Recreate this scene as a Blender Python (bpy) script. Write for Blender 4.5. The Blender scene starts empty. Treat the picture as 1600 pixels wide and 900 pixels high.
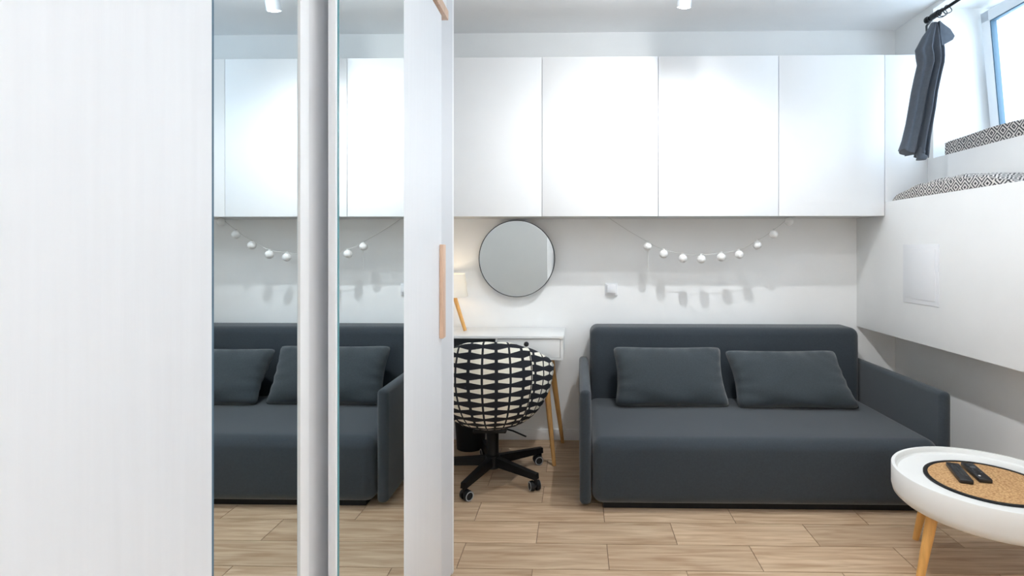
import bpy, bmesh, math, random
from mathutils import Vector, Matrix
random.seed(7)
PI = math.pi
SC = bpy.context.scene
COL = SC.collection

# ------------------------------------------------------------------ camera
FPX = 842.0                      # focal length in pixels of the 1600 px wide frame
YAW = math.radians(1.09)
CAM_H = 1.27
cd = bpy.data.cameras.new('camera'); cam = bpy.data.objects.new('camera', cd); COL.objects.link(cam)
cam.location = (0, 0, CAM_H); cam.rotation_euler = (PI/2, 0, YAW)
cd.sensor_fit = 'HORIZONTAL'; cd.sensor_width = 36.0; cd.lens = 36.0*FPX/1600
cd.shift_x = -(886-800)/1600; cd.shift_y = -(450-390)/1600
cd.clip_start = 0.02
SC.camera = cam

def at(px, py, Y):
    """world point seen at pixel (px,py) of the 1600x900 frame, on the plane y = Y"""
    u = (px-886)/FPX; w = (390-py)/FPX
    d = Y/(math.sin(YAW)*u + math.cos(YAW))
    return Vector((d*(math.cos(YAW)*u - math.sin(YAW)), Y, CAM_H + d*w))

# ------------------------------------------------------------------ world, daylight
w = bpy.data.worlds.new('sky'); SC.world = w; w.use_nodes = True
bg = w.node_tree.nodes['Background']
bg.inputs['Color'].default_value = (0.70, 0.86, 1.0, 1); bg.inputs['Strength'].default_value = 3.5

def portal(loc, rot, sx, sy):
    l = bpy.data.lights.new('window_portal', 'AREA'); l.shape = 'RECTANGLE'; l.size = sx; l.size_y = sy
    l.cycles.is_portal = True
    o = bpy.data.objects.new('window_portal', l); COL.objects.link(o); o.location = loc; o.rotation_euler = rot
portal((2.56, 2.1, 2.25), (0, PI/2, 0), 0.9, 2.1)

def spot(name, loc, target, power, color, angle, blend, radius):
    l = bpy.data.lights.new(name, 'SPOT'); l.energy = power; l.color = color
    l.spot_size = math.radians(angle); l.spot_blend = blend; l.shadow_soft_size = radius
    o = bpy.data.objects.new(name, l); COL.objects.link(o); o.location = loc
    o.rotation_euler = (Vector(target)-Vector(loc)).to_track_quat('-Z', 'Y').to_euler()
    return o

vs = SC.view_settings
vs.view_transform = 'Standard'; vs.look = 'None'; vs.gamma = 1.0; vs.use_curve_mapping = False
vs.exposure = 1.1
SC.cycles.use_denoising = True
SC.cycles.max_bounces = 14; SC.cycles.diffuse_bounces = 8; SC.cycles.glossy_bounces = 6
SC.cycles.transparent_max_bounces = 12; SC.cycles.caustics_reflective = False

# ------------------------------------------------------------------ materials
def lin(c):
    return tuple((x/12.92 if x <= .04045 else ((x+.055)/1.055)**2.4) for x in c)
def rgb(r, g, b): return lin((r/255, g/255, b/255))

def mat(name, col, rough=.5, metal=0.0, vary=.03, vscale=6, bump=0.0, bscale=200, stretch=None, sheen=0, spec=None):
    m = bpy.data.materials.new(name); m.use_nodes = True
    nt = m.node_tree; N = nt.nodes; L = nt.links; b = N['Principled BSDF']
    b.inputs['Roughness'].default_value = rough; b.inputs['Metallic'].default_value = metal
    if spec is not None: b.inputs['Specular IOR Level'].default_value = spec
    if sheen: b.inputs['Sheen Weight'].default_value = sheen; b.inputs['Sheen Roughness'].default_value = .5
    tc = N.new('ShaderNodeTexCoord'); vec = tc.outputs['Object']
    if stretch:
        mp = N.new('ShaderNodeMapping'); mp.inputs['Scale'].default_value = stretch
        L.new(vec, mp.inputs['Vector']); vec = mp.outputs['Vector']
    n = N.new('ShaderNodeTexNoise'); n.inputs['Scale'].default_value = vscale; n.inputs['Detail'].default_value = 4
    L.new(vec, n.inputs['Vector'])
    r = N.new('ShaderNodeValToRGB'); r.color_ramp.elements[0].position = .3; r.color_ramp.elements[1].position = .7
    r.color_ramp.elements[0].color = (*[c*(1-vary) for c in col], 1)
    r.color_ramp.elements[1].color = (*[min(1, c*(1+vary)) for c in col], 1)
    L.new(n.outputs['Fac'], r.inputs['Fac']); L.new(r.outputs['Color'], b.inputs['Base Color'])
    if bump:
        n2 = N.new('ShaderNodeTexNoise'); n2.inputs['Scale'].default_value = bscale; n2.inputs['Detail'].default_value = 3
        L.new(vec, n2.inputs['Vector'])
        bp = N.new('ShaderNodeBump'); bp.inputs['Strength'].default_value = bump; bp.inputs['Distance'].default_value = .002
        L.new(n2.outputs['Fac'], bp.inputs['Height']); L.new(bp.outputs['Normal'], b.inputs['Normal'])
    return m

M = {}
M['wall'] = mat('white_wall_paint', (.86, .862, .855), .7, vary=.012, bump=.05, bscale=150)
M['ceil'] = mat('ceiling_paint', (.92, .922, .925), .75, vary=.01)
M['lam'] = mat('white_laminate', (.85, .855, .86), .42, vary=.008)
M['grain'] = mat('white_grained_panel', (.84, .85, .87), .45, vary=.015, vscale=8, stretch=(10, 10, .4), bump=.05, bscale=40)
M['shadelam'] = mat('shaded_white_laminate', (.66, .67, .69), .45, vary=.01)  # white laminate greyed down: the front stile's shade is in the colour
M['edge'] = mat('grey_cabinet_carcass', (.62, .62, .61), .6)
M['mirror'] = mat('mirror_silver', (.80, .86, .88), .008, 1.0, vary=.002)
M['glassedge'] = mat('green_glass_edge', rgb(92, 150, 158), .15, vary=.05)
M['roundmirror'] = mat('round_mirror_silver', (.86, .88, .86), .01, 1.0, vary=.002)
M['darkmetal'] = mat('dark_metal', rgb(70, 76, 80), .4, .6)
M['beech'] = mat('beech_wood', rgb(220, 186, 160), .45, vary=.12, vscale=9, stretch=(9, 9, .7))
M['pine'] = mat('oak_leg_wood', rgb(196, 148, 88), .42, vary=.14, vscale=9, stretch=(9, 9, .7))
M['bright'] = mat('birch_wood', rgb(222, 168, 96), .42, vary=.12, vscale=9, stretch=(9, 9, .7))
M['sofa'] = mat('slate_upholstery', rgb(47, 55, 62), .95, vary=.10, vscale=120, bump=.35, bscale=900, sheen=.25)
M['pillow'] = mat('slate_cushion_fabric', rgb(57, 65, 70), .95, vary=.10, vscale=120, bump=.4, bscale=700, sheen=.25)
M['curtain'] = mat('charcoal_curtain_fabric', rgb(76, 83, 93), .9, vary=.08, vscale=60, sheen=.2)
M['black'] = mat('black_powder_coat', (.005, .005, .006), .42, vary=.1, spec=.3)
M['rubber'] = mat('black_rubber', (.007, .007, .008), .55, spec=.3)
M['blackfab'] = mat('black_fabric', (.012, .012, .016), .95, vary=.2, vscale=80)
M['greyring'] = mat('grey_caster_ring', (.35, .36, .37), .4)
M['white_gloss'] = mat('white_lacquer', (.80, .80, .79), .33, vary=.01)
M['tray'] = mat('white_tray_lacquer', (.82, .82, .80), .4, vary=.015)
M['plastic'] = mat('white_plastic', (.78, .79, .81), .35, vary=.01)
M['bulbwhite'] = mat('white_paper_globe', (.83, .82, .80), .7, vary=.03, vscale=40)
M['cord'] = mat('pale_cord', (.62, .62, .60), .7)
M['pvc'] = mat('white_window_pvc', (.80, .83, .86), .35, vary=.01)
M['gasket'] = mat('grey_gasket_and_gap', rgb(84, 110, 128), .6)
M['shadegap'] = mat('shaded_drawer_recess', rgb(120, 124, 132), .7)
M['remote'] = mat('black_remote_plastic', (.012, .012, .014), .35)
M['button'] = mat('grey_remote_button', (.09, .10, .11), .5)
M['buttonw'] = mat('white_remote_button', (.75, .75, .75), .5)
M['chrome'] = mat('brushed_lamp_metal', (.62, .66, .70), .28, .85, vary=.03)
M['grout'] = mat('brown_grout', rgb(128, 104, 84), .9, vary=.1, vscale=40)

def wood_tile():
    m = bpy.data.materials.new('wood_look_tile'); m.use_nodes = True
    nt = m.node_tree; N = nt.nodes; L = nt.links; b = N['Principled BSDF']
    tc = N.new('ShaderNodeTexCoord'); oi = N.new('ShaderNodeObjectInfo')
    add = N.new('ShaderNodeVectorMath'); add.operation = 'ADD'
    mul = N.new('ShaderNodeVectorMath'); mul.operation = 'SCALE'; mul.inputs['Scale'].default_value = 37.0
    comb = N.new('ShaderNodeCombineXYZ')
    for k in 'XYZ': L.new(oi.outputs['Random'], comb.inputs[k])
    L.new(comb.outputs[0], mul.inputs[0]); L.new(tc.outputs['Object'], add.inputs[0]); L.new(mul.outputs[0], add.inputs[1])
    mp = N.new('ShaderNodeMapping'); mp.inputs['Scale'].default_value = (2.2, 26, 1); L.new(add.outputs[0], mp.inputs['Vector'])
    n = N.new('ShaderNodeTexNoise'); n.inputs['Scale'].default_value = 1.6; n.inputs['Detail'].default_value = 6; n.inputs['Distortion'].default_value = .6
    L.new(mp.outputs[0], n.inputs['Vector'])
    r = N.new('ShaderNodeValToRGB')
    r.color_ramp.elements[0].position = .28; r.color_ramp.elements[0].color = (*rgb(168, 136, 106), 1)
    r.color_ramp.elements[1].position = .72; r.color_ramp.elements[1].color = (*rgb(214, 188, 158), 1)
    L.new(n.outputs['Fac'], r.inputs['Fac'])
    hs = N.new('ShaderNodeHueSaturation'); mr = N.new('ShaderNodeMapRange')
    mr.inputs['To Min'].default_value = .90; mr.inputs['To Max'].default_value = 1.06
    L.new(oi.outputs['Random'], mr.inputs['Value']); L.new(mr.outputs[0], hs.inputs['Value']); L.new(r.outputs['Color'], hs.inputs['Color'])
    L.new(hs.outputs[0], b.inputs['Base Color']); b.inputs['Roughness'].default_value = .42
    b.inputs['Specular IOR Level'].default_value = .35
    bp = N.new('ShaderNodeBump'); bp.inputs['Strength'].default_value = .08; bp.inputs['Distance'].default_value = .001
    L.new(n.outputs['Fac'], bp.inputs['Height']); L.new(bp.outputs['Normal'], b.inputs['Normal'])
    return m
M['tile'] = wood_tile()

def mathn(nt, op, a, b=None, c=None):
    n = nt.nodes.new('ShaderNodeMath'); n.operation = op
    for i, v in enumerate((a, b, c)):
        if v is None: continue
        if isinstance(v, (int, float)): n.inputs[i].default_value = v
        else: nt.links.new(v, n.inputs[i])
    return n.outputs[0]

def chair_fabric():
    """black cloth printed with rows of white wedges mirrored about thin bars; UV in cells"""
    m = bpy.data.materials.new('black_white_wedge_print'); m.use_nodes = True
    nt = m.node_tree; b = nt.nodes['Principled BSDF']; b.inputs['Roughness'].default_value = .9
    uv = nt.nodes.new('ShaderNodeUVMap'); uv.uv_map = 'UVMap'
    sx = nt.nodes.new('ShaderNodeSeparateXYZ'); nt.links.new(uv.outputs[0], sx.inputs[0])
    d = mathn(nt, 'MULTIPLY', mathn(nt, 'ABSOLUTE', mathn(nt, 'SUBTRACT', mathn(nt, 'FRACT', sx.outputs[0]), .5)), 2.0)
    h = mathn(nt, 'ABSOLUTE', mathn(nt, 'SUBTRACT', mathn(nt, 'FRACT', sx.outputs[1]), .5))
    lim = mathn(nt, 'ADD', .085, mathn(nt, 'MULTIPLY', d, .235))
    a1 = mathn(nt, 'LESS_THAN', h, lim)
    a2 = mathn(nt, 'GREATER_THAN', d, .12)
    a3 = mathn(nt, 'LESS_THAN', d, .915)
    f = mathn(nt, 'MULTIPLY', mathn(nt, 'MULTIPLY', a1, a2), a3)
    mx = nt.nodes.new('ShaderNodeMix'); mx.data_type = 'RGBA'
    nt.links.new(f, mx.inputs[0])
    mx.inputs[6].default_value = (.008, .009, .014, 1); mx.inputs[7].default_value = (*rgb(232, 228, 214), 1)
    nt.links.new(mx.outputs[2], b.inputs['Base Color'])
    return m
M['chair'] = chair_fabric()

def maze_fabric():
    m = bpy.data.materials.new('black_white_maze_print'); m.use_nodes = True
    nt = m.node_tree; b = nt.nodes['Principled BSDF']; b.inputs['Roughness'].default_value = .9
    tc = nt.nodes.new('ShaderNodeTexCoord')
    mp = nt.nodes.new('ShaderNodeMapping'); mp.inputs['Scale'].default_value = (1, 1, 1)
    nt.links.new(tc.outputs['UV'], mp.inputs['Vector'])
    v = nt.nodes.new('ShaderNodeTexVoronoi'); v.voronoi_dimensions = '2D'; v.distance = 'MANHATTAN'; v.inputs['Scale'].default_value = 15
    v.inputs['Randomness'].default_value = .25
    nt.links.new(mp.outputs[0], v.inputs['Vector'])
    f = mathn(nt, 'GREATER_THAN', mathn(nt, 'FRACT', mathn(nt, 'MULTIPLY', v.outputs['Distance'], 3.6)), .46)
    mx = nt.nodes.new('ShaderNodeMix'); mx.data_type = 'RGBA'; nt.links.new(f, mx.inputs[0])
    mx.inputs[6].default_value = (*rgb(58, 58, 62), 1); mx.inputs[7].default_value = (*rgb(208, 204, 200), 1)
    nt.links.new(mx.outputs[2], b.inputs['Base Color'])
    return m
M['maze'] = maze_fabric()

def cork():
    m = mat('woven_cork', rgb(206, 160, 106), .85, vary=.0)
    nt = m.node_tree; b = nt.nodes['Principled BSDF']; N = nt.nodes
    tc = N.new('ShaderNodeTexCoord'); n = N.new('ShaderNodeTexVoronoi'); n.inputs['Scale'].default_value = 130
    nt.links.new(tc.outputs['Object'], n.inputs['Vector'])
    r = N.new('ShaderNodeValToRGB'); r.color_ramp.elements[0].color = (*rgb(226, 186, 134), 1); r.color_ramp.elements[1].color = (*rgb(158, 110, 64), 1)
    r.color_ramp.elements[1].position = .95
    nt.links.new(n.outputs['Distance'], r.inputs['Fac']); nt.links.new(r.outputs[0], b.inputs['Base Color'])
    bp = N.new('ShaderNodeBump'); bp.inputs['Strength'].default_value = .4; bp.inputs['Distance'].default_value = .002; bp.invert = True
    nt.links.new(n.outputs['Distance'], bp.inputs['Height']); nt.links.new(bp.outputs[0], b.inputs['Normal'])
    return m
M['cork'] = cork()

def glass_mat():
    m = bpy.data.materials.new('window_glass'); m.use_nodes = True
    nt = m.node_tree; N = nt.nodes; N.remove(N['Principled BSDF'])
    t = N.new('ShaderNodeBsdfTransparent'); t.inputs['Color'].default_value = (.96, .98, 1, 1)
    g = N.new('ShaderNodeBsdfGlossy'); g.inputs['Roughness'].default_value = .03
    mx = N.new('ShaderNodeMixShader'); mx.inputs[0].default_value = .05; nt.links.new(t.outputs[0], mx.inputs[1]); nt.links.new(g.outputs[0], mx.inputs[2])
    nt.links.new(mx.outputs[0], N['Material Output'].inputs['Surface'])
    return m
M['glass'] = glass_mat()

def shade_mat():
    m = bpy.data.materials.new('white_lampshade_fabric'); m.use_nodes = True
    nt = m.node_tree; N = nt.nodes; N.remove(N['Principled BSDF'])
    d = N.new('ShaderNodeBsdfDiffuse'); d.inputs['Color'].default_value = (.85, .84, .80, 1)
    t = N.new('ShaderNodeBsdfTranslucent'); t.inputs['Color'].default_value = (.85, .82, .74, 1)
    mx = N.new('ShaderNodeMixShader'); mx.inputs[0].default_value = .35
    nt.links.new(d.outputs[0], mx.inputs[1]); nt.links.new(t.outputs[0], mx.inputs[2])
    nt.links.new(mx.outputs[0], N['Material Output'].inputs['Surface'])
    return m
M['shade'] = shade_mat()

def emit_mat(name, col, s):
    m = bpy.data.materials.new(name); m.use_nodes = True
    b = m.node_tree.nodes['Principled BSDF']
    b.inputs['Emission Color'].default_value = (*col, 1); b.inputs['Emission Strength'].default_value = s
    return m
M['led'] = emit_mat('lit_spot_lens', (1, .97, .93), 6)
M['bulb'] = emit_mat('lit_warm_bulb', (1, .80, .52), 6)

# ------------------------------------------------------------------ mesh helpers
def nb(): return bmesh.new()

def box(bm, x0, x1, y0, y1, z0, z1, bev=0, seg=2):
    x0, x1 = sorted((x0, x1)); y0, y1 = sorted((y0, y1)); z0, z1 = sorted((z0, z1))
    t = bmesh.new()
    bmesh.ops.create_cube(t, size=1, matrix=Matrix.Translation(((x0+x1)/2, (y0+y1)/2, (z0+z1)/2)) @ Matrix.Diagonal((x1-x0, y1-y0, z1-z0, 1)))
    if bev:
        bmesh.ops.bevel(t, geom=t.edges[:], offset=bev, segments=seg, profile=.5, affect='EDGES', clamp_overlap=True)
    me = bpy.data.meshes.new('t'); t.to_mesh(me); t.free(); bm.from_mesh(me); bpy.data.meshes.remove(me)
    return bm

def cone(bm, p0, p1, r0, r1=None, seg=20, cap=True):
    r1 = r0 if r1 is None else r1
    p0 = Vector(p0); p1 = Vector(p1); d = (p1-p0).normalized()
    a = d.orthogonal().normalized(); b = d.cross(a)
    rings = []
    for p, r in ((p0, r0), (p1, r1)):
        rings.append([bm.verts.new(p + (a*math.cos(2*PI*i/seg) + b*math.sin(2*PI*i/seg))*r) for i in range(seg)])
    for i in range(seg):
        j = (i+1) % seg
        bm.faces.new((rings[0][i], rings[0][j], rings[1][j], rings[1][i]))
    if cap:
        bm.faces.new(rings[0][::-1]); bm.faces.new(rings[1])
    return bm

def tube(bm, pts, r, seg=8):
    pts = [Vector(p) for p in pts]; prev = None; up = Vector((0, 0, 1))
    for i, p in enumerate(pts):
        d = (pts[min(i+1, len(pts)-1)] - pts[max(i-1, 0)]).normalized()
        a = d.cross(up)
        if a.length < .05: a = d.cross(Vector((0, 1, 0)))
        a.normalize(); b = d.cross(a)
        ring = [bm.verts.new(p + (a*math.cos(2*PI*k/seg)+b*math.sin(2*PI*k/seg))*r) for k in range(seg)]
        if prev:
            for k in range(seg):
                bm.faces.new((prev[k], prev[(k+1) % seg], ring[(k+1) % seg], ring[k]))
        else: bm.faces.new(ring[::-1])
        prev = ring
    bm.faces.new(prev)
    return bm

def lathe(bm, prof, c=(0, 0, 0), seg=48, axis='z', closed=False):
    """prof: (r, h) pairs from one end to the other"""
    c = Vector(c); rings = []
    for r, h in prof:
        ring = []
        if r < 1e-6:
            ring = [bm.verts.new(c + (Vector((0, 0, h)) if axis == 'z' else Vector((0, h, 0)) if axis == 'y' else Vector((h, 0, 0))))]
        else:
            for i in range(seg):
                a = 2*PI*i/seg; u, v = r*math.cos(a), r*math.sin(a)
                ring.append(bm.verts.new(c + (Vector((u, v, h)) if axis == 'z' else Vector((v, h, u)) if axis == 'y' else Vector((h, u, v)))))
        rings.append(ring)
    n = len(rings)
    for k in range(n if closed else n-1):
        A, B = rings[k], rings[(k+1) % n]
        for i in range(seg):
            j = (i+1) % seg
            if len(A) == 1 and len(B) == 1: continue
            if len(A) == 1: bm.faces.new((A[0], B[j], B[i]))
            elif len(B) == 1: bm.faces.new((A[i], A[j], B[0]))
            else: bm.faces.new((A[i], A[j], B[j], B[i]))
    return bm

def ball(bm, c, r, sub=2, sc=(1, 1, 1)):
    bmesh.ops.create_icosphere(bm, subdivisions=sub, radius=r, matrix=Matrix.Translation(c) @ Matrix.Diagonal((*sc, 1)))
    return bm

def obj(name, bm, material, parent=None, smooth=True, angle=35, recalc=True):
    if recalc: bmesh.ops.recalc_face_normals(bm, faces=bm.faces[:])
    me = bpy.data.meshes.new(name); bm.to_mesh(me); bm.free()
    for m in (material if isinstance(material, (list, tuple)) else [material]): me.materials.append(M[m])
    if smooth:
        me.polygons.foreach_set('use_smooth', [True]*len(me.polygons))
        me.set_sharp_from_angle(angle=math.radians(angle))
    o = bpy.data.objects.new(name, me); COL.objects.link(o)
    if parent:
        o.parent = parent
        o.matrix_parent_inverse = Matrix.Identity(4)
        if parent.type == 'EMPTY':
            me.transform(Matrix.Translation(-Vector(parent.location)))
    return o

def thing(name, label, cat, loc=(0, 0, 0), group=None):
    o = bpy.data.objects.new(name, None); COL.objects.link(o); o.empty_display_size = .05
    o.location = loc; tag(o, label, cat, group)
    return o
def tag(o, label, cat, group=None):
    o['label'] = label; o['category'] = cat
    if group: o['group'] = group
    return o
def sub(name, bm, material, part, **k):
    """sub-part: child of a part; mesh given in world space"""
    o = obj(name, bm, material, None, **k)
    root = part.parent
    if root: o.data.transform(Matrix.Translation(-Vector(root.location)))
    o.parent = part
    return o
def struct(name, bm, material, label=None, cat=None, parent=None, **k):
    o = obj(name, bm, material, parent, **k)
    if not parent:
        o['kind'] = 'structure'
        if label: o['label'] = label; o['category'] = cat
    return o

# ------------------------------------------------------------------ dimensions of the room (metres)
YB = 3.60           # back wall
XR = 2.10           # right wall
XL = -1.16          # left wall of the desk nook
YF = -1.70          # wall behind the camera
ZC = 2.72           # ceiling
LEDGE_X, LEDGE_Z0, LEDGE_Z1 = 1.846, .762, 1.556
SILL = 1.81; NICHE_Y0, NICHE_Y1, NICHE_T = 1.0, 3.22, 2.69

# ------------------------------------------------------------------ setting
b = nb(); box(b, XL-.1, XR+.45, YF-.1, YB+.1, -.10, -.0035)
floor = struct('floor', b, 'grout', 'floor of pale brown wood-look tiles in running bond', 'floor', smooth=False)
TL, TW = .609, .187
def tile_mesh(x0, x1, y0, y1):
    b = nb(); g = .0016
    hx, hy = (x1-x0)/2-g, (y1-y0)/2-g
    box(b, -hx, hx, -hy, hy, -.008, 0)
    me = bpy.data.meshes.new('tile')
    b.to_mesh(me); b.free(); me.materials.append(M['tile']); return me
full = tile_mesh(0, TL, 0, TW); cache = {}
k0 = int(math.floor((YF-2.139)/TW)); k1 = int(math.ceil((YB-2.139)/TW))
for k in range(k0, k1):
    y0 = max(YF, 2.139+TW*k); y1 = min(YB, 2.139+TW*(k+1))
    off = -.482 if k % 2 == 0 else -.178
    i = int(math.floor((XL-off)/TL))
    while off+i*TL < XR:
        x0 = max(XL, off+i*TL); x1 = min(XR, off+(i+1)*TL); i += 1
        if x1-x0 < .01 or y1-y0 < .01: continue
        key = (round(x1-x0, 3), round(y1-y0, 3))
        if key not in cache: cache[key] = tile_mesh(0, key[0], 0, key[1])
        o = bpy.data.objects.new('tile', cache[key]); COL.objects.link(o)
        o.location = ((x0+x1)/2, (y0+y1)/2, 0); o.parent = floor

b = nb(); box(b, XL-.1, XR+.45, YB, YB+.1, 0, ZC)
struct('wall_back', b, 'wall', 'white painted back wall behind sofa and desk', 'wall', smooth=False)
b = nb(); box(b, XL-.1, XL, YF, YB, 0, ZC)
struct('wall_left', b, 'wall', 'white wall at the left end of the desk nook', 'wall', smooth=False)
b = nb(); box(b, XL-.1, XR+.45, YF-.1, YF, 0, ZC)
struct('wall_front', b, 'wall', 'white wall behind the camera', 'wall', smooth=False)
b = nb(); box(b, XL-.1, XR+.45, YF-.1, YB+.1, ZC, ZC+.1)
struct('ceiling', b, 'ceil', 'plain white ceiling', 'ceiling', smooth=False)
b = nb()
box(b, XR, XR+.45, YF, YB, 0, SILL)
box(b, XR, XR+.45, NICHE_Y1, YB, SILL, ZC)
box(b, XR, XR+.45, YF, NICHE_Y0, SILL, ZC)
box(b, XR, XR+.45, NICHE_Y0, NICHE_Y1, NICHE_T, ZC)
struct('wall_right', b, 'wall', 'white right wall with deep high window niche', 'wall', smooth=False)
b = nb(); box(b, LEDGE_X, XR, YF, YB, LEDGE_Z0, LEDGE_Z1, .004)
struct('wall_right_ledge', b, 'wall', 'white boxed-out ledge running along the right wall', 'wall')
b = nb(); box(b, XL, XR, YB-.013, YB, 0, .072, .003)
struct('baseboard_back', b, 'lam', 'low white baseboard along the back wall', 'baseboard')
b = nb(); box(b, XR-.013, XR, YF, YB-.013, 0, .072, .003)
struct('baseboard_right', b, 'lam', 'low white baseboard along the right wall', 'baseboard')

# window in the niche
win = bpy.data.objects.new('window_1', None); COL.objects.link(win); win['kind'] = 'structure'
win['label'] = 'tilted white plastic basement window high in the right wall niche'; win['category'] = 'window'
WX = 2.44; win.location = (WX, (NICHE_Y0+NICHE_Y1)/2, SILL)
b = nb(); fw = .055
box(b, WX, WX+.07, NICHE_Y0, NICHE_Y1, SILL, SILL+fw, .004); box(b, WX, WX+.07, NICHE_Y0, NICHE_Y1, NICHE_T-fw, NICHE_T, .004)
box(b, WX, WX+.07, NICHE_Y0, NICHE_Y0+fw, SILL, NICHE_T, .004); box(b, WX, WX+.07, NICHE_Y1-fw, NICHE_Y1, SILL, NICHE_T, .004)
obj('window_frame', b, 'pvc', win)
tilt = Matrix.Translation((WX+.03, 0, SILL+.04)) @ Matrix.Rotation(math.radians(-5.0), 4, 'Y')
a0, a1, h1 = NICHE_Y0+.03, NICHE_Y1-.03, NICHE_T-SILL-.08
sw = .062
def sash_bars(b, inset, wdt, x0, x1):
    box(b, x0, x1, a0+inset, a1-inset, inset, inset+wdt, .004); box(b, x0, x1, a0+inset, a1-inset, h1-inset-wdt, h1-inset, .004)
    box(b, x0, x1, a0+inset, a0+inset+wdt, inset, h1-inset, .004); box(b, x0, x1, a1-inset-wdt, a1-inset, inset, h1-inset, .004)
b = nb(); sash_bars(b, 0, sw, -.05, .0); b.transform(tilt); sash = obj('window_sash', b, 'pvc', win)
b = nb(); sash_bars(b, sw-.003, .010, -.047, -.012); b.transform(tilt); sub('gasket', b, 'gasket', sash)
b = nb(); box(b, -.03, -.024, a0+sw, a1-sw, sw, h1-sw); b.transform(tilt); sub('pane', b, 'glass', sash, smooth=False)

# ------------------------------------------------------------------ wardrobe with sliding mirror doors
FX = -.459                       # face of the front track doors
WY0, WY1, WTOP = -.95, 2.12, 2.60
ward = thing('wardrobe', 'tall white wardrobe with sliding mirror doors in the left foreground', 'wardrobe', (-.8, .6, 0))
b = nb(); box(b, XL+.005, -.488, WY1-.022, WY1, 0, WTOP); obj('end_panel', b, 'lam', ward)
b = nb(); box(b, -.51, -.488, 1.80, WY1-.0225, 0.0145, WTOP); obj('front_stile', b, 'shadelam', ward)
b = nb(); box(b, XL+.005, -.488, WY0, WY0+.022, 0, WTOP); obj('side_panel', b, 'lam', ward)
b = nb(); box(b, XL+.005, -.515, WY0+.022, WY1-.022, WTOP-.02, WTOP); obj('top_panel', b, 'lam', ward)
b = nb(); box(b, XL+.005, XL+.012, WY0+.022, WY1-.022, .02, WTOP-.02); obj('back_panel', b, 'lam', ward)
b = nb(); box(b, XL+.012, -.52, WY0+.022, WY1-.022, 0, .02); obj('bottom_panel', b, 'lam', ward)
b = nb(); box(b, -.487, -.452, WY0, 1.885, 2.075, 2.108, .002); o = obj('top_rail', b, 'beech', ward); o['label'] = 'pale wooden rail above the sliding doors'
b = nb(); box(b, -.487, FX, WY0, 1.885, 2.108, WTOP, .001); obj('header_panel', b, 'lam', ward)
b = nb(); box(b, -.515, -.45, WY0, 1.97, 0, .014, .002); o = obj('bottom_rail', b, 'beech', ward); o['label'] = 'pale wooden floor rail under the sliding doors'

DZ0, DZ1 = .02, 2.066
def door(y0, y1, xf, mirror=None, panel_x=None, handle=None, strip=None):
    th = .017; b = nb()
    if panel_x is None:
        box(b, xf-th, xf-.002, y0, y1, DZ0, DZ1, .0012)
    else:                                            # panel set back behind the mirror half
        box(b, xf-th, xf-.002, y0, mirror[1]+.0005, DZ0, DZ1, .001); box(b, panel_x-.008, panel_x, mirror[1], y1, DZ0, DZ1, .001)
    d = obj('door', b, 'grain', ward)
    if mirror:
        b = nb(); box(b, xf-.002, xf-.0004, mirror[0], mirror[1]-.003, DZ0+.001, DZ1-.001)
        sub('mirror_backing', b, 'glassedge', d, smooth=False)
        b = nb(); box(b, xf-.0004, xf, mirror[0]+.004, mirror[1]-.003, DZ0+.003, DZ1-.003)
        sub('mirror_pane', b, 'mirror', d, smooth=False)
    if strip:
        b = nb(); box(b, xf-th, xf+.003, strip[0], strip[1], DZ0, DZ1, .001); sub('edge_profile', b, 'lam', d)
    if handle:
        b = nb(); box(b, xf-.002, xf+.011, y1-.030, y1+.006, handle[0], handle[1], .002); h = sub('handle', b, 'beech', d); h['label'] = 'flat pale wooden bar handle'
    return d
door(1.020, 1.823, FX, mirror=(1.027, 1.421), handle=(.972, 1.287))
door(.520, 1.300, FX-.0165, mirror=(.522, .911), panel_x=-.506, strip=(.911, .941))
d3 = door(-.300, .672, FX)
b = nb(); box(b, FX-.016, FX-.003, .672, .6765, DZ0, DZ1); sub('gap_shade_strip', b, 'gasket', d3, smooth=False)  # dark strip painting the shaded gap between door edge and mirror

# ------------------------------------------------------------------ wall cabinets
CY, CZ0, CZ1 = 3.267, 1.472, 2.438
seams = [XL+.003, -.917, -.214, .489, 1.212, LEDGE_X-.003]
labs = ['narrow white wall cabinet in the corner above the desk lamp', 'white wall cabinet above the desk and round mirror',
        'white wall cabinet between the desk cabinet and sofa cabinets, lit brightest', 'white wall cabinet above the garland, lamp shadow at its top left',
        'rightmost white wall cabinet door, beside the curtain']
for i, lb in enumerate(labs):
    x0, x1 = seams[i], seams[i+1]
    t = thing('wall_cabinet', lb, 'cabinet', ((x0+x1)/2, CY, CZ0), 'white handleless wall cabinets in a row')
    b = nb(); box(b, x0+.001, x1-.001, CY+.02, YB-.001, CZ0+.003, CZ1-.003); obj('body', b, 'edge', t, smooth=False)
    b = nb(); box(b, x0+.0016, x1-.0016, CY, CY+.018, CZ0, CZ1, .001); obj('door', b, 'lam', t)
b = nb(); box(b, LEDGE_X+.0005, XR-.001, CY+.002, CY+.018, LEDGE_Z1+.001, CZ1, .001); box(b, LEDGE_X+.0005, XR-.001, CY+.018, YB-.001, CZ1-.018, CZ1)
tag(obj('filler_panel', b, 'lam'), 'narrow white filler panel between the wall cabinets and right wall', 'panel')

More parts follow.
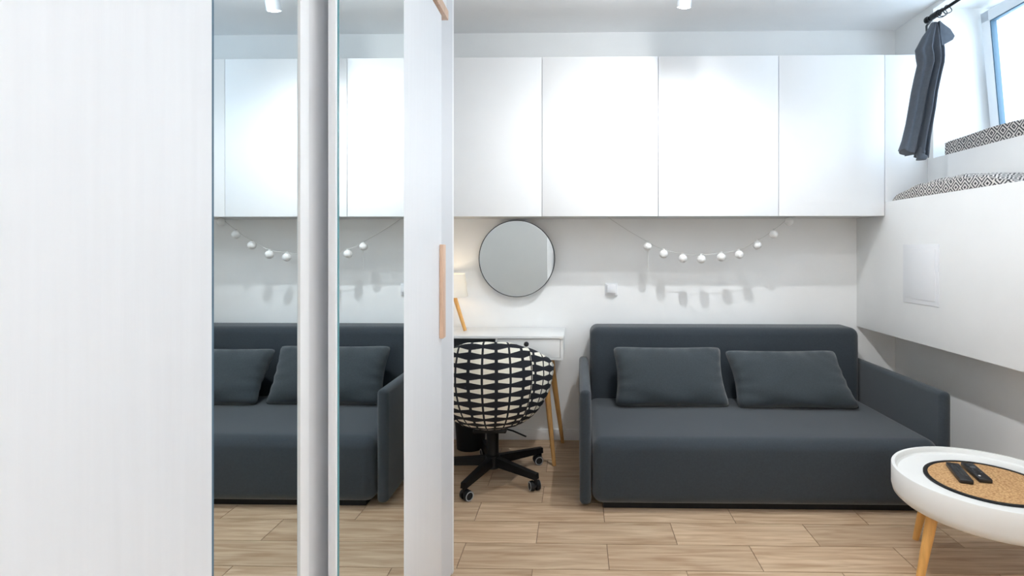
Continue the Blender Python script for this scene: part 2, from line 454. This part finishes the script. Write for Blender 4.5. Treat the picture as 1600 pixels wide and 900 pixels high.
# ------------------------------------------------------------------ round mirror
mc = at(808, 404, YB-.02); R = .2545
t = thing('round_mirror', 'round wall mirror in a thin dark frame above the desk', 'mirror', (mc.x, YB, mc.z))
MR = Matrix.Translation((mc.x, YB-.034, mc.z)) @ Matrix.Rotation(math.radians(-4.2), 4, 'Z')
b = nb(); lathe(b, [(R-.004, -.016), (R, -.016), (R, .012), (R-.004, .012)], seg=96, axis='y', closed=True); b.transform(MR); obj('frame', b, 'darkmetal', t)
b = nb(); lathe(b, [(0, -.012), (R-.0035, -.012), (R-.0035, .008), (0, .008)], seg=96, axis='y'); b.transform(MR); obj('mirror_pane', b, 'roundmirror', t)

# ------------------------------------------------------------------ desk
DX0, DX1, DY0, DY1, DT = -1.09, -.080, 3.225, YB-.016, .752
desk = thing('desk', 'small white desk with wooden legs behind the patterned chair', 'desk', (-.58, 3.4, 0))
b = nb(); box(b, DX0, DX1, DY0, DY1, DT-.017, DT, .002); obj('desk_top', b, 'white_gloss', desk)
b = nb(); bz = .607
box(b, DX1-.022, DX1-.004, DY0+.006, DY1-.004, bz, DT-.017); box(b, DX0+.004, DX0+.022, DY0+.006, DY1-.004, bz, DT-.017)
box(b, DX0+.022, DX1-.022, DY0+.006, DY1-.004, bz, bz+.012); box(b, DX0+.022, DX1-.022, DY1-.02, DY1-.004, bz+.012, DT-.017)
box(b, -.492, -.480, DY0+.006, DY1-.02, bz+.012, DT-.017)
obj('body', b, 'white_gloss', desk, smooth=False)
b = nb(); box(b, -.478, DX1-.024, DY0+.008, DY0+.024, bz+.014, DT-.020, .001); obj('drawer', b, 'white_gloss', desk)
b = nb(); box(b, DX0+.0221, -.4921, DY1-.025, DY1-.0201, bz+.0121, DT-.0171); box(b, DX0+.0221, -.4921, DY0+.02, DY1-.0251, bz+.0121, bz+.0135); o = obj('open_compartment', b, 'shadegap', desk, smooth=False)  # grey lining paints in the shade of the open compartment
for tx, ty, fx, fy in ((-.205, 3.30, -.135, 3.163), (-.175, 3.46, -.096, 3.545), (-.965, 3.30, -1.035, 3.163), (-.995, 3.46, -1.07, 3.545)):
    b = nb(); cone(b, (fx, fy, 0), (tx, ty, bz), .011, .022, 20); obj('leg', b, 'pine', desk)

# ------------------------------------------------------------------ table lamp on the desk
lp = Vector((-.835, 3.42, DT))
lamp = thing('table_lamp', 'table lamp with white drum shade and wooden tripod legs on the desk', 'lamp', lp)
b = nb(); z0, z1 = .972, 1.116
lathe(b, [(.136, z0), (.118, z1), (.1165, z1), (.1345, z0)], (lp.x, lp.y, 0), 48, closed=True); obj('shade', b, 'shade', lamp)
for k in range(3):
    a = math.radians(-8+120*k); d = Vector((math.cos(a), math.sin(a), 0))
    b = nb(); p0 = lp + d*.126 + Vector((0, 0, .0045)); p1 = lp + d*.045 + Vector((0, 0, z0-DT+.03))
    cone(b, p0, p1, .011, .0135, 14); obj('leg', b, 'bright', lamp)
b = nb(); lathe(b, [(0, .985), (.058, .985), (.058, 1.0), (0, 1.0)], (lp.x, lp.y, 0), 24); obj('collar', b, 'bright', lamp)
b = nb(); ball(b, (lp.x, lp.y, 1.05), .03); cone(b, (lp.x, lp.y, 1.0), (lp.x, lp.y, 1.03), .013); obj('light_bulb', b, 'bulb', lamp)
l = bpy.data.lights.new('desk_lamp_light', 'POINT'); l.energy = 1.5; l.color = (1, .78, .50); l.shadow_soft_size = .032
o = bpy.data.objects.new('desk_lamp_light', l); COL.objects.link(o); o.location = (lp.x, lp.y, 1.05)

# ------------------------------------------------------------------ waste bin under the desk
bc = (-.685, 3.455, 0)
t = thing('waste_bin', 'black round waste bin on the floor under the desk', 'bin', bc)
b = nb(); lathe(b, [(0, 0), (.088, 0), (.108, .27), (.104, .27), (.085, .006), (0, .006)], bc, 40); obj('bucket', b, 'rubber', t)
b = nb(); lathe(b, [(.1075, .258), (.1125, .258), (.1125, .274), (.1075, .274)], bc, 40, closed=True); obj('rim', b, 'rubber', t)

# ------------------------------------------------------------------ swivel chair (its back to the camera)
cc = Vector((-.474, 3.01, 0))
ch = thing('swivel_chair', 'round swivel chair in black and white wedge print at the desk', 'chair', cc)
def rim(th):      # rim height over the angle from the back centre
    a = abs(th)/PI
    pts = [(0, .784), (.12, .777), (.25, .738), (.38, .675), (.5, .615), (.65, .545), (.8, .50), (1, .485)]
    for (a0, h0), (a1_, h1_) in zip(pts, pts[1:]):
        if a <= a1_:
            f = (a-a0)/(a1_-a0); f = f*f*(3-2*f)*.4 + f*.6; return h0+(h1_-h0)*f
    return pts[-1][1]
prof = [(.290, .04), (.300, .13), (.325, .195), (.36, .240), (.41, .282), (.47, .312), (.54, .334), (.61, .344), (.68, .340), (.75, .322), (.81, .298), (.83, .29)]
def rad(z):
    for (z0_, r0_), (z1_, r1_) in zip(prof, prof[1:]):
        if z <= z1_: return r0_+(r1_-r0_)*(z-z0_)/(z1_-z0_)
    return prof[-1][1]
NT, NZ = 96, 26
CHROT = math.radians(4)
b = nb(); uvl = b.loops.layers.uv.new('UVMap'); grid = []; uvs = {}
for i in range(NT+1):
    th = -PI+2*PI*i/NT; H = rim(th); col_ = []; arc = 0; pz = None
    # profile: outside up to the rim, over a rounded lip, then down the inside to the seat
    P = [(rad(.29+(H-.29)*j/NZ), .29+(H-.29)*j/NZ) for j in range(NZ+1)]
    rr = P[-1][0]
    P += [(rr-.012, H+.014), (rr-.032, H+.018), (rr-.05, H+.008)]
    for j in range(1, 11):
        z = H-(H-.46)*j/10; P.append((max(.05, rad(z)-.055-.03*(j/10)), z))
    P += [(.20, .452), (.10, .455), (.01, .456)]
    sec = 1 if abs(th) > .70 else 0
    for r, z in P:
        if pz: arc += math.hypot(r-pz[0], z-pz[1])
        pz = (r, z)
        v = b.verts.new((r*math.sin(th), -r*math.cos(th), z)) if i < NT else grid[0][len(col_)]
        col_.append(v); uvs[(i, len(col_)-1)] = ((th+.07)/.42, (arc-.02)/.0500)
    grid.append(col_)
np_ = len(grid[0])
for i in range(NT):
    thm = -PI+2*PI*(i+.5)/NT; sec = abs(thm) > .70
    for j in range(np_-1):
        f = b.faces.new((grid[i][j], grid[i+1][j], grid[i+1][j+1], grid[i][j+1]))
        for lo, key in zip(f.loops, ((i, j), (i+1, j), (i+1, j+1), (i, j+1))):
            u, v = uvs[key]
            if sec: s = 1 if thm > 0 else -1; u, v = u*1.08 + .31*s, v - .55 + 1.05*abs(u)*.55
            lo[uvl].uv = (u, v)
b.faces.new([grid[i][0] for i in range(NT)][::-1]); b.faces.new([grid[i][-1] for i in range(NT)])
b.transform(Matrix.Translation(cc) @ Matrix.Rotation(CHROT, 4, 'Z'))
shell = obj('seat_shell', b, 'chair', ch, angle=80)
for s in (1, -1):    # seam piping between back and arm panels, and a black stud at its top
    b = nb(); th = .70*s
    pts = [Vector((rad(z)*math.sin(th)*1.004, -rad(z)*math.cos(th)*1.004, z)) for z in [.33+(rim(th)-.33)*j/14 for j in range(15)]]
    tube(b, pts, .0028, 6); b.transform(Matrix.Translation(cc) @ Matrix.Rotation(CHROT, 4, 'Z')); sub('seam', b, 'blackfab', shell)
    b = nb(); z = rim(th); ball(b, Vector((rad(z)*math.sin(th)*.93, -rad(z)*math.cos(th)*.93, z+.034)), .0135)
    b.transform(Matrix.Translation(cc) @ Matrix.Rotation(CHROT, 4, 'Z')); sub('stud', b, 'blackfab', shell)
b = nb(); cone(b, cc+Vector((0, 0, .10)), cc+Vector((0, 0, .285)), .034, .034, 24); cone(b, cc+Vector((0, 0, .055)), cc+Vector((0, 0, .125)), .044, .040, 24)
obj('gas_lift', b, 'black', ch)
b = nb(); box(b, cc.x-.09, cc.x+.09, cc.y-.11, cc.y+.11, .276, .298, .006); obj('mechanism_plate', b, 'black', ch)
b = nb(); tube(b, [cc+Vector((.05, -.03, .283)), cc+Vector((.12, -.05, .272)), cc+Vector((.195, -.07, .248))], .0045); obj('lever', b, 'black', ch)
for k in range(5):
    a = math.radians(-36+72*k); d = Vector((math.cos(a), math.sin(a), 0)); n = Vector((-d.y, d.x, 0))
    b = nb(); vs_ = []
    for s_, zt, zb, hw in ((.02, .118, .068, .020), (.325, .096, .066, .0165)):
        p = cc + d*s_
        vs_.append([b.verts.new(p + n*hw + Vector((0, 0, zb))), b.verts.new(p - n*hw + Vector((0, 0, zb))), b.verts.new(p - n*hw*.8 + Vector((0, 0, zt))), b.verts.new(p + n*hw*.8 + Vector((0, 0, zt)))])
    for q in range(4): b.faces.new((vs_[0][q], vs_[0][(q+1) % 4], vs_[1][(q+1) % 4], vs_[1][q]))
    b.faces.new(vs_[0][::-1]); b.faces.new(vs_[1])
    arm = obj('base_arm', b, 'black', ch)
    ca = a + math.radians([60, 75, 100, 40, 65][k]); w_ = Vector((math.cos(ca), math.sin(ca), 0)); cp = cc + d*.314
    wc = cp + Vector((-w_.y, w_.x, 0))*.014
    b = nb(); cone(b, cp+Vector((0, 0, .04)), cp+Vector((0, 0, .072)), .009)
    for s in (1, -1):
        cone(b, wc+w_*(s*.008)+Vector((0, 0, .027)), wc+w_*(s*.027)+Vector((0, 0, .027)), .027, .025, 24)
    cone(b, wc-w_*.01+Vector((0, 0, .029)), wc+w_*.01+Vector((0, 0, .029)), .020, .020, 20)
    cs = sub('caster', b, 'rubber', arm)
    for s in (1, -1):
        b = nb()
        nn = 24; t1 = w_; t2 = Vector((0, 0, 1)); t3 = w_.cross(t2); c_ = wc+w_*(s*.0255)+Vector((0, 0, .027)); R1 = []
        for rr_, hh in ((.019, 0), (.024, 0), (.024, s*.003), (.019, s*.003)):
            R1.append([b.verts.new(c_ + t1*hh + (t2*math.cos(2*PI*q/nn) + t3*math.sin(2*PI*q/nn))*rr_) for q in range(nn)])
        for q4 in range(4):
            for q in range(nn):
                b.faces.new((R1[q4][q], R1[q4][(q+1) % nn], R1[(q4+1) % 4][(q+1) % nn], R1[(q4+1) % 4][q]))
        sub('caster_ring', b, 'greyring', arm)

# ------------------------------------------------------------------ sofa
SX0, SX1 = .012, 1.800
sofa = thing('sofa', 'dark grey fabric two-seat sofa bed against the back wall', 'sofa', (.9, 3.1, 0))
b = nb(); box(b, .082, 1.742, 3.335, 3.565, .05, .785, .048, 6)
for v in b.verts:                                       # backrest leans a little
    if v.co.z > .4: v.co.y += (v.co.z-.4)*.03
obj('backrest', b, 'sofa', sofa)
b = nb(); box(b, .073, 1.745, 2.610, 3.40, .028, .350, .055, 7)
bmesh.ops.subdivide_edges(b, edges=[e for e in b.edges if e.calc_length() > .5], cuts=12, use_grid_fill=True)
for v in b.verts:
    x = (v.co.x-.073)/1.672; y = (v.co.y-2.61)/.79
    if v.co.z > .3: v.co.z += .012*math.sin(PI*min(1, max(0, x)))*math.sin(PI*min(1, max(0, y)))
    if v.co.y < 2.66: v.co.y -= .008*math.sin(PI*min(1, max(0, v.co.z/.36)))
obj('seat', b, 'sofa', sofa)
for x0, x1 in ((SX0, .068), (1.748, 1.803)):
    b = nb(); box(b, x0, x1, 2.625, 3.50, .022, .582, .022, 4)
    obj('armrest', b, 'sofa', sofa)
b = nb(); box(b, .13, 1.69, 2.655, 3.50, 0, .045); obj('plinth', b, 'rubber', sofa, smooth=False)

def cushion_bm(wd, hg, th, nx=28, ny=20, ear=.05, uvscale=None):
    """soft cushion in local x (width), z (height), y thickness; centred"""
    b = nb(); uvl = b.loops.layers.uv.new('UVMap') if uvscale else None; G = {}
    for side in (1, -1):
        for i in range(nx+1):
            for j in range(ny+1):
                u = -1+2*i/nx; v = -1+2*j/ny
                edge = i in (0, nx) or j in (0, ny)
                if edge and side == -1: G[(side, i, j)] = G[(1, i, j)]; continue
                cr = 1-.05*(abs(u)*abs(v))**10; x = u*wd/2*(1-ear*(1-v*v)*abs(u)**3)*cr; z = v*hg/2*(1-ear*.6*(1-u*u)*abs(v)**3)*cr
                f = ((1-abs(u)**3.2)*(1-abs(v)**3.2))**.5
                G[(side, i, j)] = b.verts.new((x, -side*th/2*f, z))
    for side in (1, -1):
        for i in range(nx):
            for j in range(ny):
                q = [(side, i, j), (side, i+1, j), (side, i+1, j+1), (side, i, j+1)]
                if side == -1: q = q[::-1]
                vv = [G[k] for k in q]
                f = b.faces.new(vv)
                if uvl:
                    for lo in f.loops: lo[uvl].uv = (lo.vert.co.x/uvscale, lo.vert.co.z/uvscale)
    return b

def sofa_cushion(label, bl, br, tl, tr, th):
    """corners given as world points: the cushion leans on the backrest"""
    b = cushion_bm(2, 2, th, ear=.075)
    bl, br, tl, tr = map(Vector, (bl, br, tl, tr))
    nrm = (br-bl).cross(tl-bl).normalized()
    for v in b.verts:
        u = (v.co.x+1)/2; w_ = (v.co.z+1)/2; d = v.co.y
        e_ = max(abs(2*u-1), abs(2*w_-1)); wr = (.005*math.sin(13*u+4*w_+2*math.sin(6*w_)) + .006*math.sin(26*(w_-.5)*(u-.5)*3+17*u)*e_**3 + .004*math.sin(41*w_+9*u)*abs(2*u-1)**4) * min(1, abs(d)/.02)*(1 if d > 0 else -1)
        base = bl*(1-u)*(1-w_) + br*u*(1-w_) + tl*(1-u)*w_ + tr*u*w_
        v.co = base - nrm*(d + wr)
    return b
grp = 'grey cushions on the sofa'
t = thing('sofa_cushion', 'left grey rectangular cushion leaning on the sofa backrest', 'cushion', (.55, 3.2, .36), grp)
b = sofa_cushion('', (.214, 3.128, .358), (.890, 3.128, .358), (.208, 3.262, .686), (.866, 3.262, .686), .165)
cu = obj('cover', b, 'pillow', t, angle=100)
t = thing('sofa_cushion', 'right grey cushion on the sofa, its lower right corner spread outward', 'cushion', (1.25, 3.2, .36), grp)
b = sofa_cushion('', (.912, 3.105, .360), (1.622, 3.095, .360), (.874, 3.250, .668), (1.546, 3.262, .668), .165)
cu = obj('cover', b, 'pillow', t, angle=100)

# ------------------------------------------------------------------ coffee table, placemat, remotes
tc_ = Vector((1.570, 2.093, 0)); TR = .317
tab = thing('coffee_table', 'round white tray table with wooden legs in front of the sofa', 'table', tc_)
b = nb(); TZ = .402
lathe(b, [(0, .284), (TR-.040, .284), (TR-.018, .289), (TR-.005, .301), (TR, .322), (TR, TZ-.003), (TR-.002, TZ), (TR-.013, TZ), (TR-.015, TZ-.003), (TR-.017, .383), (TR-.024, .378), (0, .378)], tc_, 96)
obj('tray_top', b, 'tray', tab)
for a in (192, 106, 14, -76):
    a = math.radians(a); d = Vector((math.cos(a), math.sin(a), 0))
    b = nb(); cone(b, tc_+d*.312, tc_+d*.245+Vector((0, 0, .285)), .0125, .0205, 20); obj('leg', b, 'bright', tab)
mt = thing('placemat', 'round cork placemat with black border on the tray table', 'placemat', tc_+Vector((.0, .0, .378)))
b = nb(); lathe(b, [(0, .3785), (.192, .3785), (.192, .3825), (0, .3825)], tc_, 72); obj('cork_disc', b, 'cork', mt)
b = nb(); lathe(b, [(.191, .3785), (.207, .3785), (.207, .3835), (.204, .3845), (.194, .3845), (.191, .3835)], tc_, 72, closed=True); obj('border', b, 'black', mt)
def remote(label, px, py, ang, w_, ln, buttons, wb=False):
    c = Vector((px, py, .3826))
    t = thing('remote_control', label, 'remote', c, 'remote controls on the placemat')
    Rz = Matrix.Translation((c.x, c.y, 0)) @ Matrix.Rotation(ang, 4, 'Z')
    b = nb(); box(b, -w_/2, w_/2, -ln/2, ln/2, .3828, .400, .005, 3); b.transform(Rz); obj('case', b, 'remote', t)
    for i, (x, y, r) in enumerate(buttons):
        b = nb(); cone(b, (x, y, .3995), (x, y, .4018), r, r*.9, 10); b.transform(Rz); obj('button', b, 'buttonw' if (wb and i == 0) else 'button', t)
gridb = [(x, y, .0034) for y in (-.045, -.03, -.015, 0, .015, .03, .045) for x in (-.012, 0, .012)]
remote('black remote with many small buttons, left of the two on the placemat', 1.503, 2.150, math.radians(-20), .047, .178, gridb)
remote('black remote with one white button, right of the two on the placemat', 1.572, 2.155, math.radians(-15), .047, .165, [(-.011, -.058, .0045)] + [(x, y, .004) for y in (-.02, .0, .05) for x in (-.011, .011)] + [(0, .03, .011)], True)

# ------------------------------------------------------------------ wall socket and service hatch
p = at(955, 452, YB)
t = thing('wall_socket', 'small white wall socket with flap left above the sofa', 'socket', p)
b = nb(); box(b, p.x-.041, p.x+.041, YB-.011, YB, p.z-.041, p.z+.041, .003); obj('frame', b, 'plastic', t)
b = nb(); box(b, p.x-.030, p.x+.030, YB-.034, YB-.011, p.z-.022, p.z+.034, .004); obj('flap', b, 'plastic', t)
t = thing('service_hatch', 'square white service hatch set in the boxed-out right wall', 'hatch', (LEDGE_X, 2.935, .975))
y0, y1, z0, z1 = 2.785, 3.085, .975, 1.298
b = nb(); box(b, LEDGE_X-.0035, LEDGE_X, y0, y1, z0, z1, .001); obj('frame', b, 'plastic', t)
b = nb(); box(b, LEDGE_X-.006, LEDGE_X-.003, y0+.026, y1-.026, z0+.026, z1-.026, .001); obj('door', b, 'plastic', t)

# ------------------------------------------------------------------ garland of globes under the cabinets
GY = 3.41
gp = [(950, 343), (1012, 385), (1037, 397), (1067, 404), (1096, 405), (1127, 402), (1155, 398), (1183, 383), (1209, 366), (1233, 346)]
G3 = [at(x, y, GY) for x, y in gp]
ga = thing('globe_garland', 'garland of nine small white globes hanging under the wall cabinets', 'garland', G3[0])
rb = .0265; cap_ = [Vector((q.x, q.y, q.z+rb+.004)) for q in G3]
cap_[0] = Vector((G3[0].x, GY, CZ0+.002)); end = at(1243, 339, GY); end.z = CZ0+.002
line = []
allp = cap_ + [end]
for i in range(len(allp)-1):
    for s in range(6):
        f = s/6; q = allp[i].lerp(allp[i+1], f); q.z -= .006*math.sin(PI*f); line.append(q)
line.append(allp[-1])
b = nb(); tube(b, line, .0018, 6); obj('cord', b, 'cord', ga)
b = nb(); tube(b, [cap_[1], cap_[1]+Vector((.004, 0, -.10)), cap_[1]+Vector((.004, 0, -.17))], .0015, 6); obj('cord_tail', b, 'cord', ga)
for q in G3[1:]:
    b = nb(); ball(b, q, rb, 3); g = obj('globe', b, 'bulbwhite', ga)
    b = nb(); cone(b, q+Vector((0, 0, rb-.003)), q+Vector((0, 0, rb+.008)), .008, .006, 12); sub('cap', b, 'cord', g)

# ------------------------------------------------------------------ curtain rod and bunched curtain
RY = 3.02; re_ = at(1448, 30, RY); RX, RZ = re_.x+.012, re_.z
rod = thing('curtain_rod', 'black metal curtain rod running along the window niche', 'curtain rod', (RX, RY, RZ))
b = nb(); cone(b, (RX, .75, RZ), (RX, RY, RZ), .0085, .0085, 16); obj('pole', b, 'black', rod)
b = nb(); ball(b, (RX, RY+.012, RZ), .019, 3); cone(b, (RX, RY-.012, RZ), (RX, RY+.002, RZ), .0135, .0135, 16); obj('finial', b, 'black', rod)
for y in (RY-.055, .9):
    yw = NICHE_Y1+.05 if y > 2 else NICHE_Y0-.05
    b = nb(); tube(b, [(RX, y, RZ), (RX+.03, y+(yw-y)*.4, RZ-.01), (XR-.004, yw, RZ-.012)], .006); cone(b, (XR-.008, yw, RZ-.012), (XR, yw, RZ-.012), .022, .022, 20); lathe(b, [(.0088, -.028), (.0165, -.028), (.0165, .028), (.0088, .028)], (RX, y, RZ), 20, axis='y', closed=True); obj('bracket', b, 'black', rod)
for y in (RY-.10, RY-.115, RY-.15):
    b = nb(); n_ = 20; tor = []
    ringc = Vector((RX, y, RZ-.012))
    tube(b, [ringc + Vector((.021*math.cos(2*PI*q/n_), .006*math.sin(4*PI*q/n_), .021*math.sin(2*PI*q/n_))) for q in range(n_+1)], .0022, 6); obj('curtain_ring', b, 'black', rod)

cur = thing('curtain', 'short charcoal curtain bunched at the end of the rod', 'curtain', (RX, RY, RZ))
CYC = 2.985
outl = [(36, 1455, 1463), (44, 1451, 1467), (58, 1441, 1471), (78, 1430.5, 1474), (90, 1432, 1473), (101, 1434, 1472), (122, 1429, 1467), (146, 1424, 1462), (170, 1420, 1459), (193, 1416, 1455), (220, 1409.5, 1451), (241, 1404, 1449)]
b = nb(); NS = 120; prev = None
for (py, xl, xr) in outl:
    A = at(xl, py, CYC); B = at(xr, py, CYC); c = (A+B)/2; hw = (B.x-A.x)/2; f = min(1, (py-30)/60); ring = []
    for q in range(NS):
        a = 2*PI*q/NS
        cx = math.cos(a); fold = f*(.004*math.cos(a*5+py*.01) + (.021 if cx > -.3 else .008)*math.sin(cx*11.5+.7+py*.006))
        x = c.x + math.copysign(abs(math.cos(a))**.9, math.cos(a))*hw
        y = c.y + math.sin(a)*(.030*f+.014) + fold*(1-abs(math.cos(a))**4)
        z = c.z + (.022*math.cos(a)*-1 if py > 238 else 0) + (.006*math.cos(a*5) if py > 238 else 0)
        ring.append(b.verts.new((x, y, z)))
    if prev:
        for q in range(NS): b.faces.new((prev[q], prev[(q+1) % NS], ring[(q+1) % NS], ring[q]))
    else: b.faces.new(ring)
    prev = ring
b.faces.new(prev[::-1])
cl = obj('cloth', b, 'curtain', cur, angle=60)
# turned-out top corner of the cloth, hanging from the next ring
b = nb(); fl = [(1468.5, 32), (1474, 37), (1485, 45), (1492, 56), (1489, 62), (1478, 68), (1472, 71), (1469.5, 55)]
fr_ = [b.verts.new(at(x, y, 2.955)) for x, y in fl]; bk = [b.verts.new(at(x, y, 2.955)+Vector((0, .022, 0))) for x, y in fl]
mid = sum((v.co for v in fr_), Vector())/len(fr_); mf = b.verts.new(mid+Vector((0, -.003, 0))); mb_ = b.verts.new(mid+Vector((0, .034, 0)))
for q in range(len(fl)):
    j = (q+1) % len(fl); b.faces.new((fr_[q], fr_[j], bk[j], bk[q])); b.faces.new((fr_[j], fr_[q], mf)); b.faces.new((bk[q], bk[j], mb_))
bmesh.ops.subdivide_edges(b, edges=b.edges[:], cuts=1, use_grid_fill=True, smooth=.3)
obj('turned_corner', b, 'curtain', cur, angle=70)
b = nb(); c = at(1439.5, 243, 2.95)
for dz, rr_ in ((0, .0),): pass
lathe(b, [(0, .045), (.012, .045), (.022, .02), (.020, .005), (.026, -.008), (.024, -.024), (0, -.026)], c, 18)
for v in b.verts: v.co.x += .004*math.sin(v.co.z*150); v.co.y += .004*math.cos(v.co.z*130)
obj('tied_knot', b, 'curtain', cur, angle=60)

# ------------------------------------------------------------------ seat pads on the ledge and on the sill
def pad(label, x0, x1, y0, y1, z, th, taper, name='seat_pad'):
    """flat printed pad lying on z; runs along y"""
    ln = y1-y0; b = nb(); uvl = b.loops.layers.uv.new('UVMap'); nx, ny = 10, 60; G = {}
    for s in (0, 1):
        for i in range(nx+1):
            for j in range(ny+1):
                u = -1+2*i/nx; v = -1+2*j/ny
                if s == 0: h = 0
                else:
                    if taper: h = th*(1-abs(u)**6*.30)*(1-abs(v)**2.4)**.75*(1+.05*math.sin(v*17))
                    else: h = th*(1-abs(u)**6*.12)*(1-abs(v)**30*.10)*(1+.05*math.sin(v*11+1))
                    h = max(h, .004)
                xx = (x0+x1)/2+u*(x1-x0)/2*(1-(.25*abs(v)**6 if taper else 0)); yy = (y0+y1)/2+v*ln/2
                G[(s, i, j)] = b.verts.new((xx, yy, z+.001+h))
    def F(q, uvf):
        f = b.faces.new(q)
        for lo in f.loops: lo[uvl].uv = uvf(lo.vert.co)
    top = lambda c: (c.x, c.y); sd = lambda c: (x0-c.z, c.y); en = lambda c: (c.x, c.z+c.y)
    for i in range(nx):
        for j in range(ny):
            F((G[1, i, j], G[1, i+1, j], G[1, i+1, j+1], G[1, i, j+1]), top); F((G[0, i, j], G[0, i, j+1], G[0, i+1, j+1], G[0, i+1, j]), top)
    for j in range(ny):
        F((G[0, 0, j], G[1, 0, j], G[1, 0, j+1], G[0, 0, j+1]), sd); F((G[0, nx, j], G[0, nx, j+1], G[1, nx, j+1], G[1, nx, j]), sd)
    for i in range(nx):
        F((G[0, i, 0], G[0, i+1, 0], G[1, i+1, 0], G[1, i, 0]), en); F((G[0, i, ny], G[1, i, ny], G[1, i+1, ny], G[0, i+1, ny]), en)
    t = thing(name, label, 'cushion', ((x0+x1)/2, (y0+y1)/2, z), 'printed pads by the window')
    obj('cover', b, 'maze', t, angle=75)
pad('black and white maze-print pad lying on the lower boxed ledge', LEDGE_X+.004, XR-.006, 2.34, 3.255, LEDGE_Z1, .085, True)
pad('black and white maze-print pad on the window sill', XR+.004, XR+.31, 1.15, 3.125, SILL, .088, False)

# ------------------------------------------------------------------ ceiling spot rail; its two rear heads are added fill
rail = thing('ceiling_spot_rail', 'brushed metal ceiling rail with swivelling spotlights', 'ceiling light', (.49, 2.1, ZC))
b = nb(); box(b, .47, .51, 1.25, 2.70, ZC-.035, ZC, .006); obj('rail_bar', b, 'chrome', rail)
def head(lens, aim, power, angle, blend, color=(.94, .975, 1.0)):
    lens = Vector(lens); d = (Vector(aim)-lens).normalized(); top = lens - d*.115
    b = nb(); r = .034
    a_ = d.orthogonal().normalized(); b_ = d.cross(a_); ns = 32; P = []
    for rr_, s in ((.006, .115), (r*.8, .115), (r, .105), (r, -.004), (r-.003, -.004), (r-.003, .018), (.001, .018)):
        P.append([b.verts.new(lens - d*s + (a_*math.cos(2*PI*q/ns)+b_*math.sin(2*PI*q/ns))*rr_) for q in range(ns)])
    for k in range(len(P)-1):
        for q in range(ns): b.faces.new((P[k][q], P[k][(q+1) % ns], P[k+1][(q+1) % ns], P[k+1][q]))
    b.faces.new(P[0]); b.faces.new(P[-1][::-1])
    h = obj('spot_head', b, 'chrome', rail)
    b = nb(); stem = Vector((.49, (lens - d*.07).y, ZC-.03)); tube(b, [stem, lens - d*.075 + Vector((0, 0, .02)), lens - d*.075], .007, 8); sub('stem', b, 'chrome', h)
    b = nb(); cone(b, lens - d*.0175, lens - d*.012, r-.004, r-.004, 24); sub('lens', b, 'led', h)
    spot('spot_light', lens + d*.004, aim, power, color, angle, blend, .015)
head((.505, 2.56, 2.42), (.40, 2.98, .70), 27, 158, 1.0)
head((.475, 2.31, 2.485), (.17, 3.27, 1.98), 11, 105, .9)
head((.50, 1.85, 2.45), (1.84, 1.85, .95), 24, 130, 1.0)  # unseen head, added to brighten the ledge face and tray table
head((.48, 1.45, 2.45), (1.15, -1.7, 1.8), 190, 105, .8)  # unseen head, added as fill bounced off the wall behind the camera
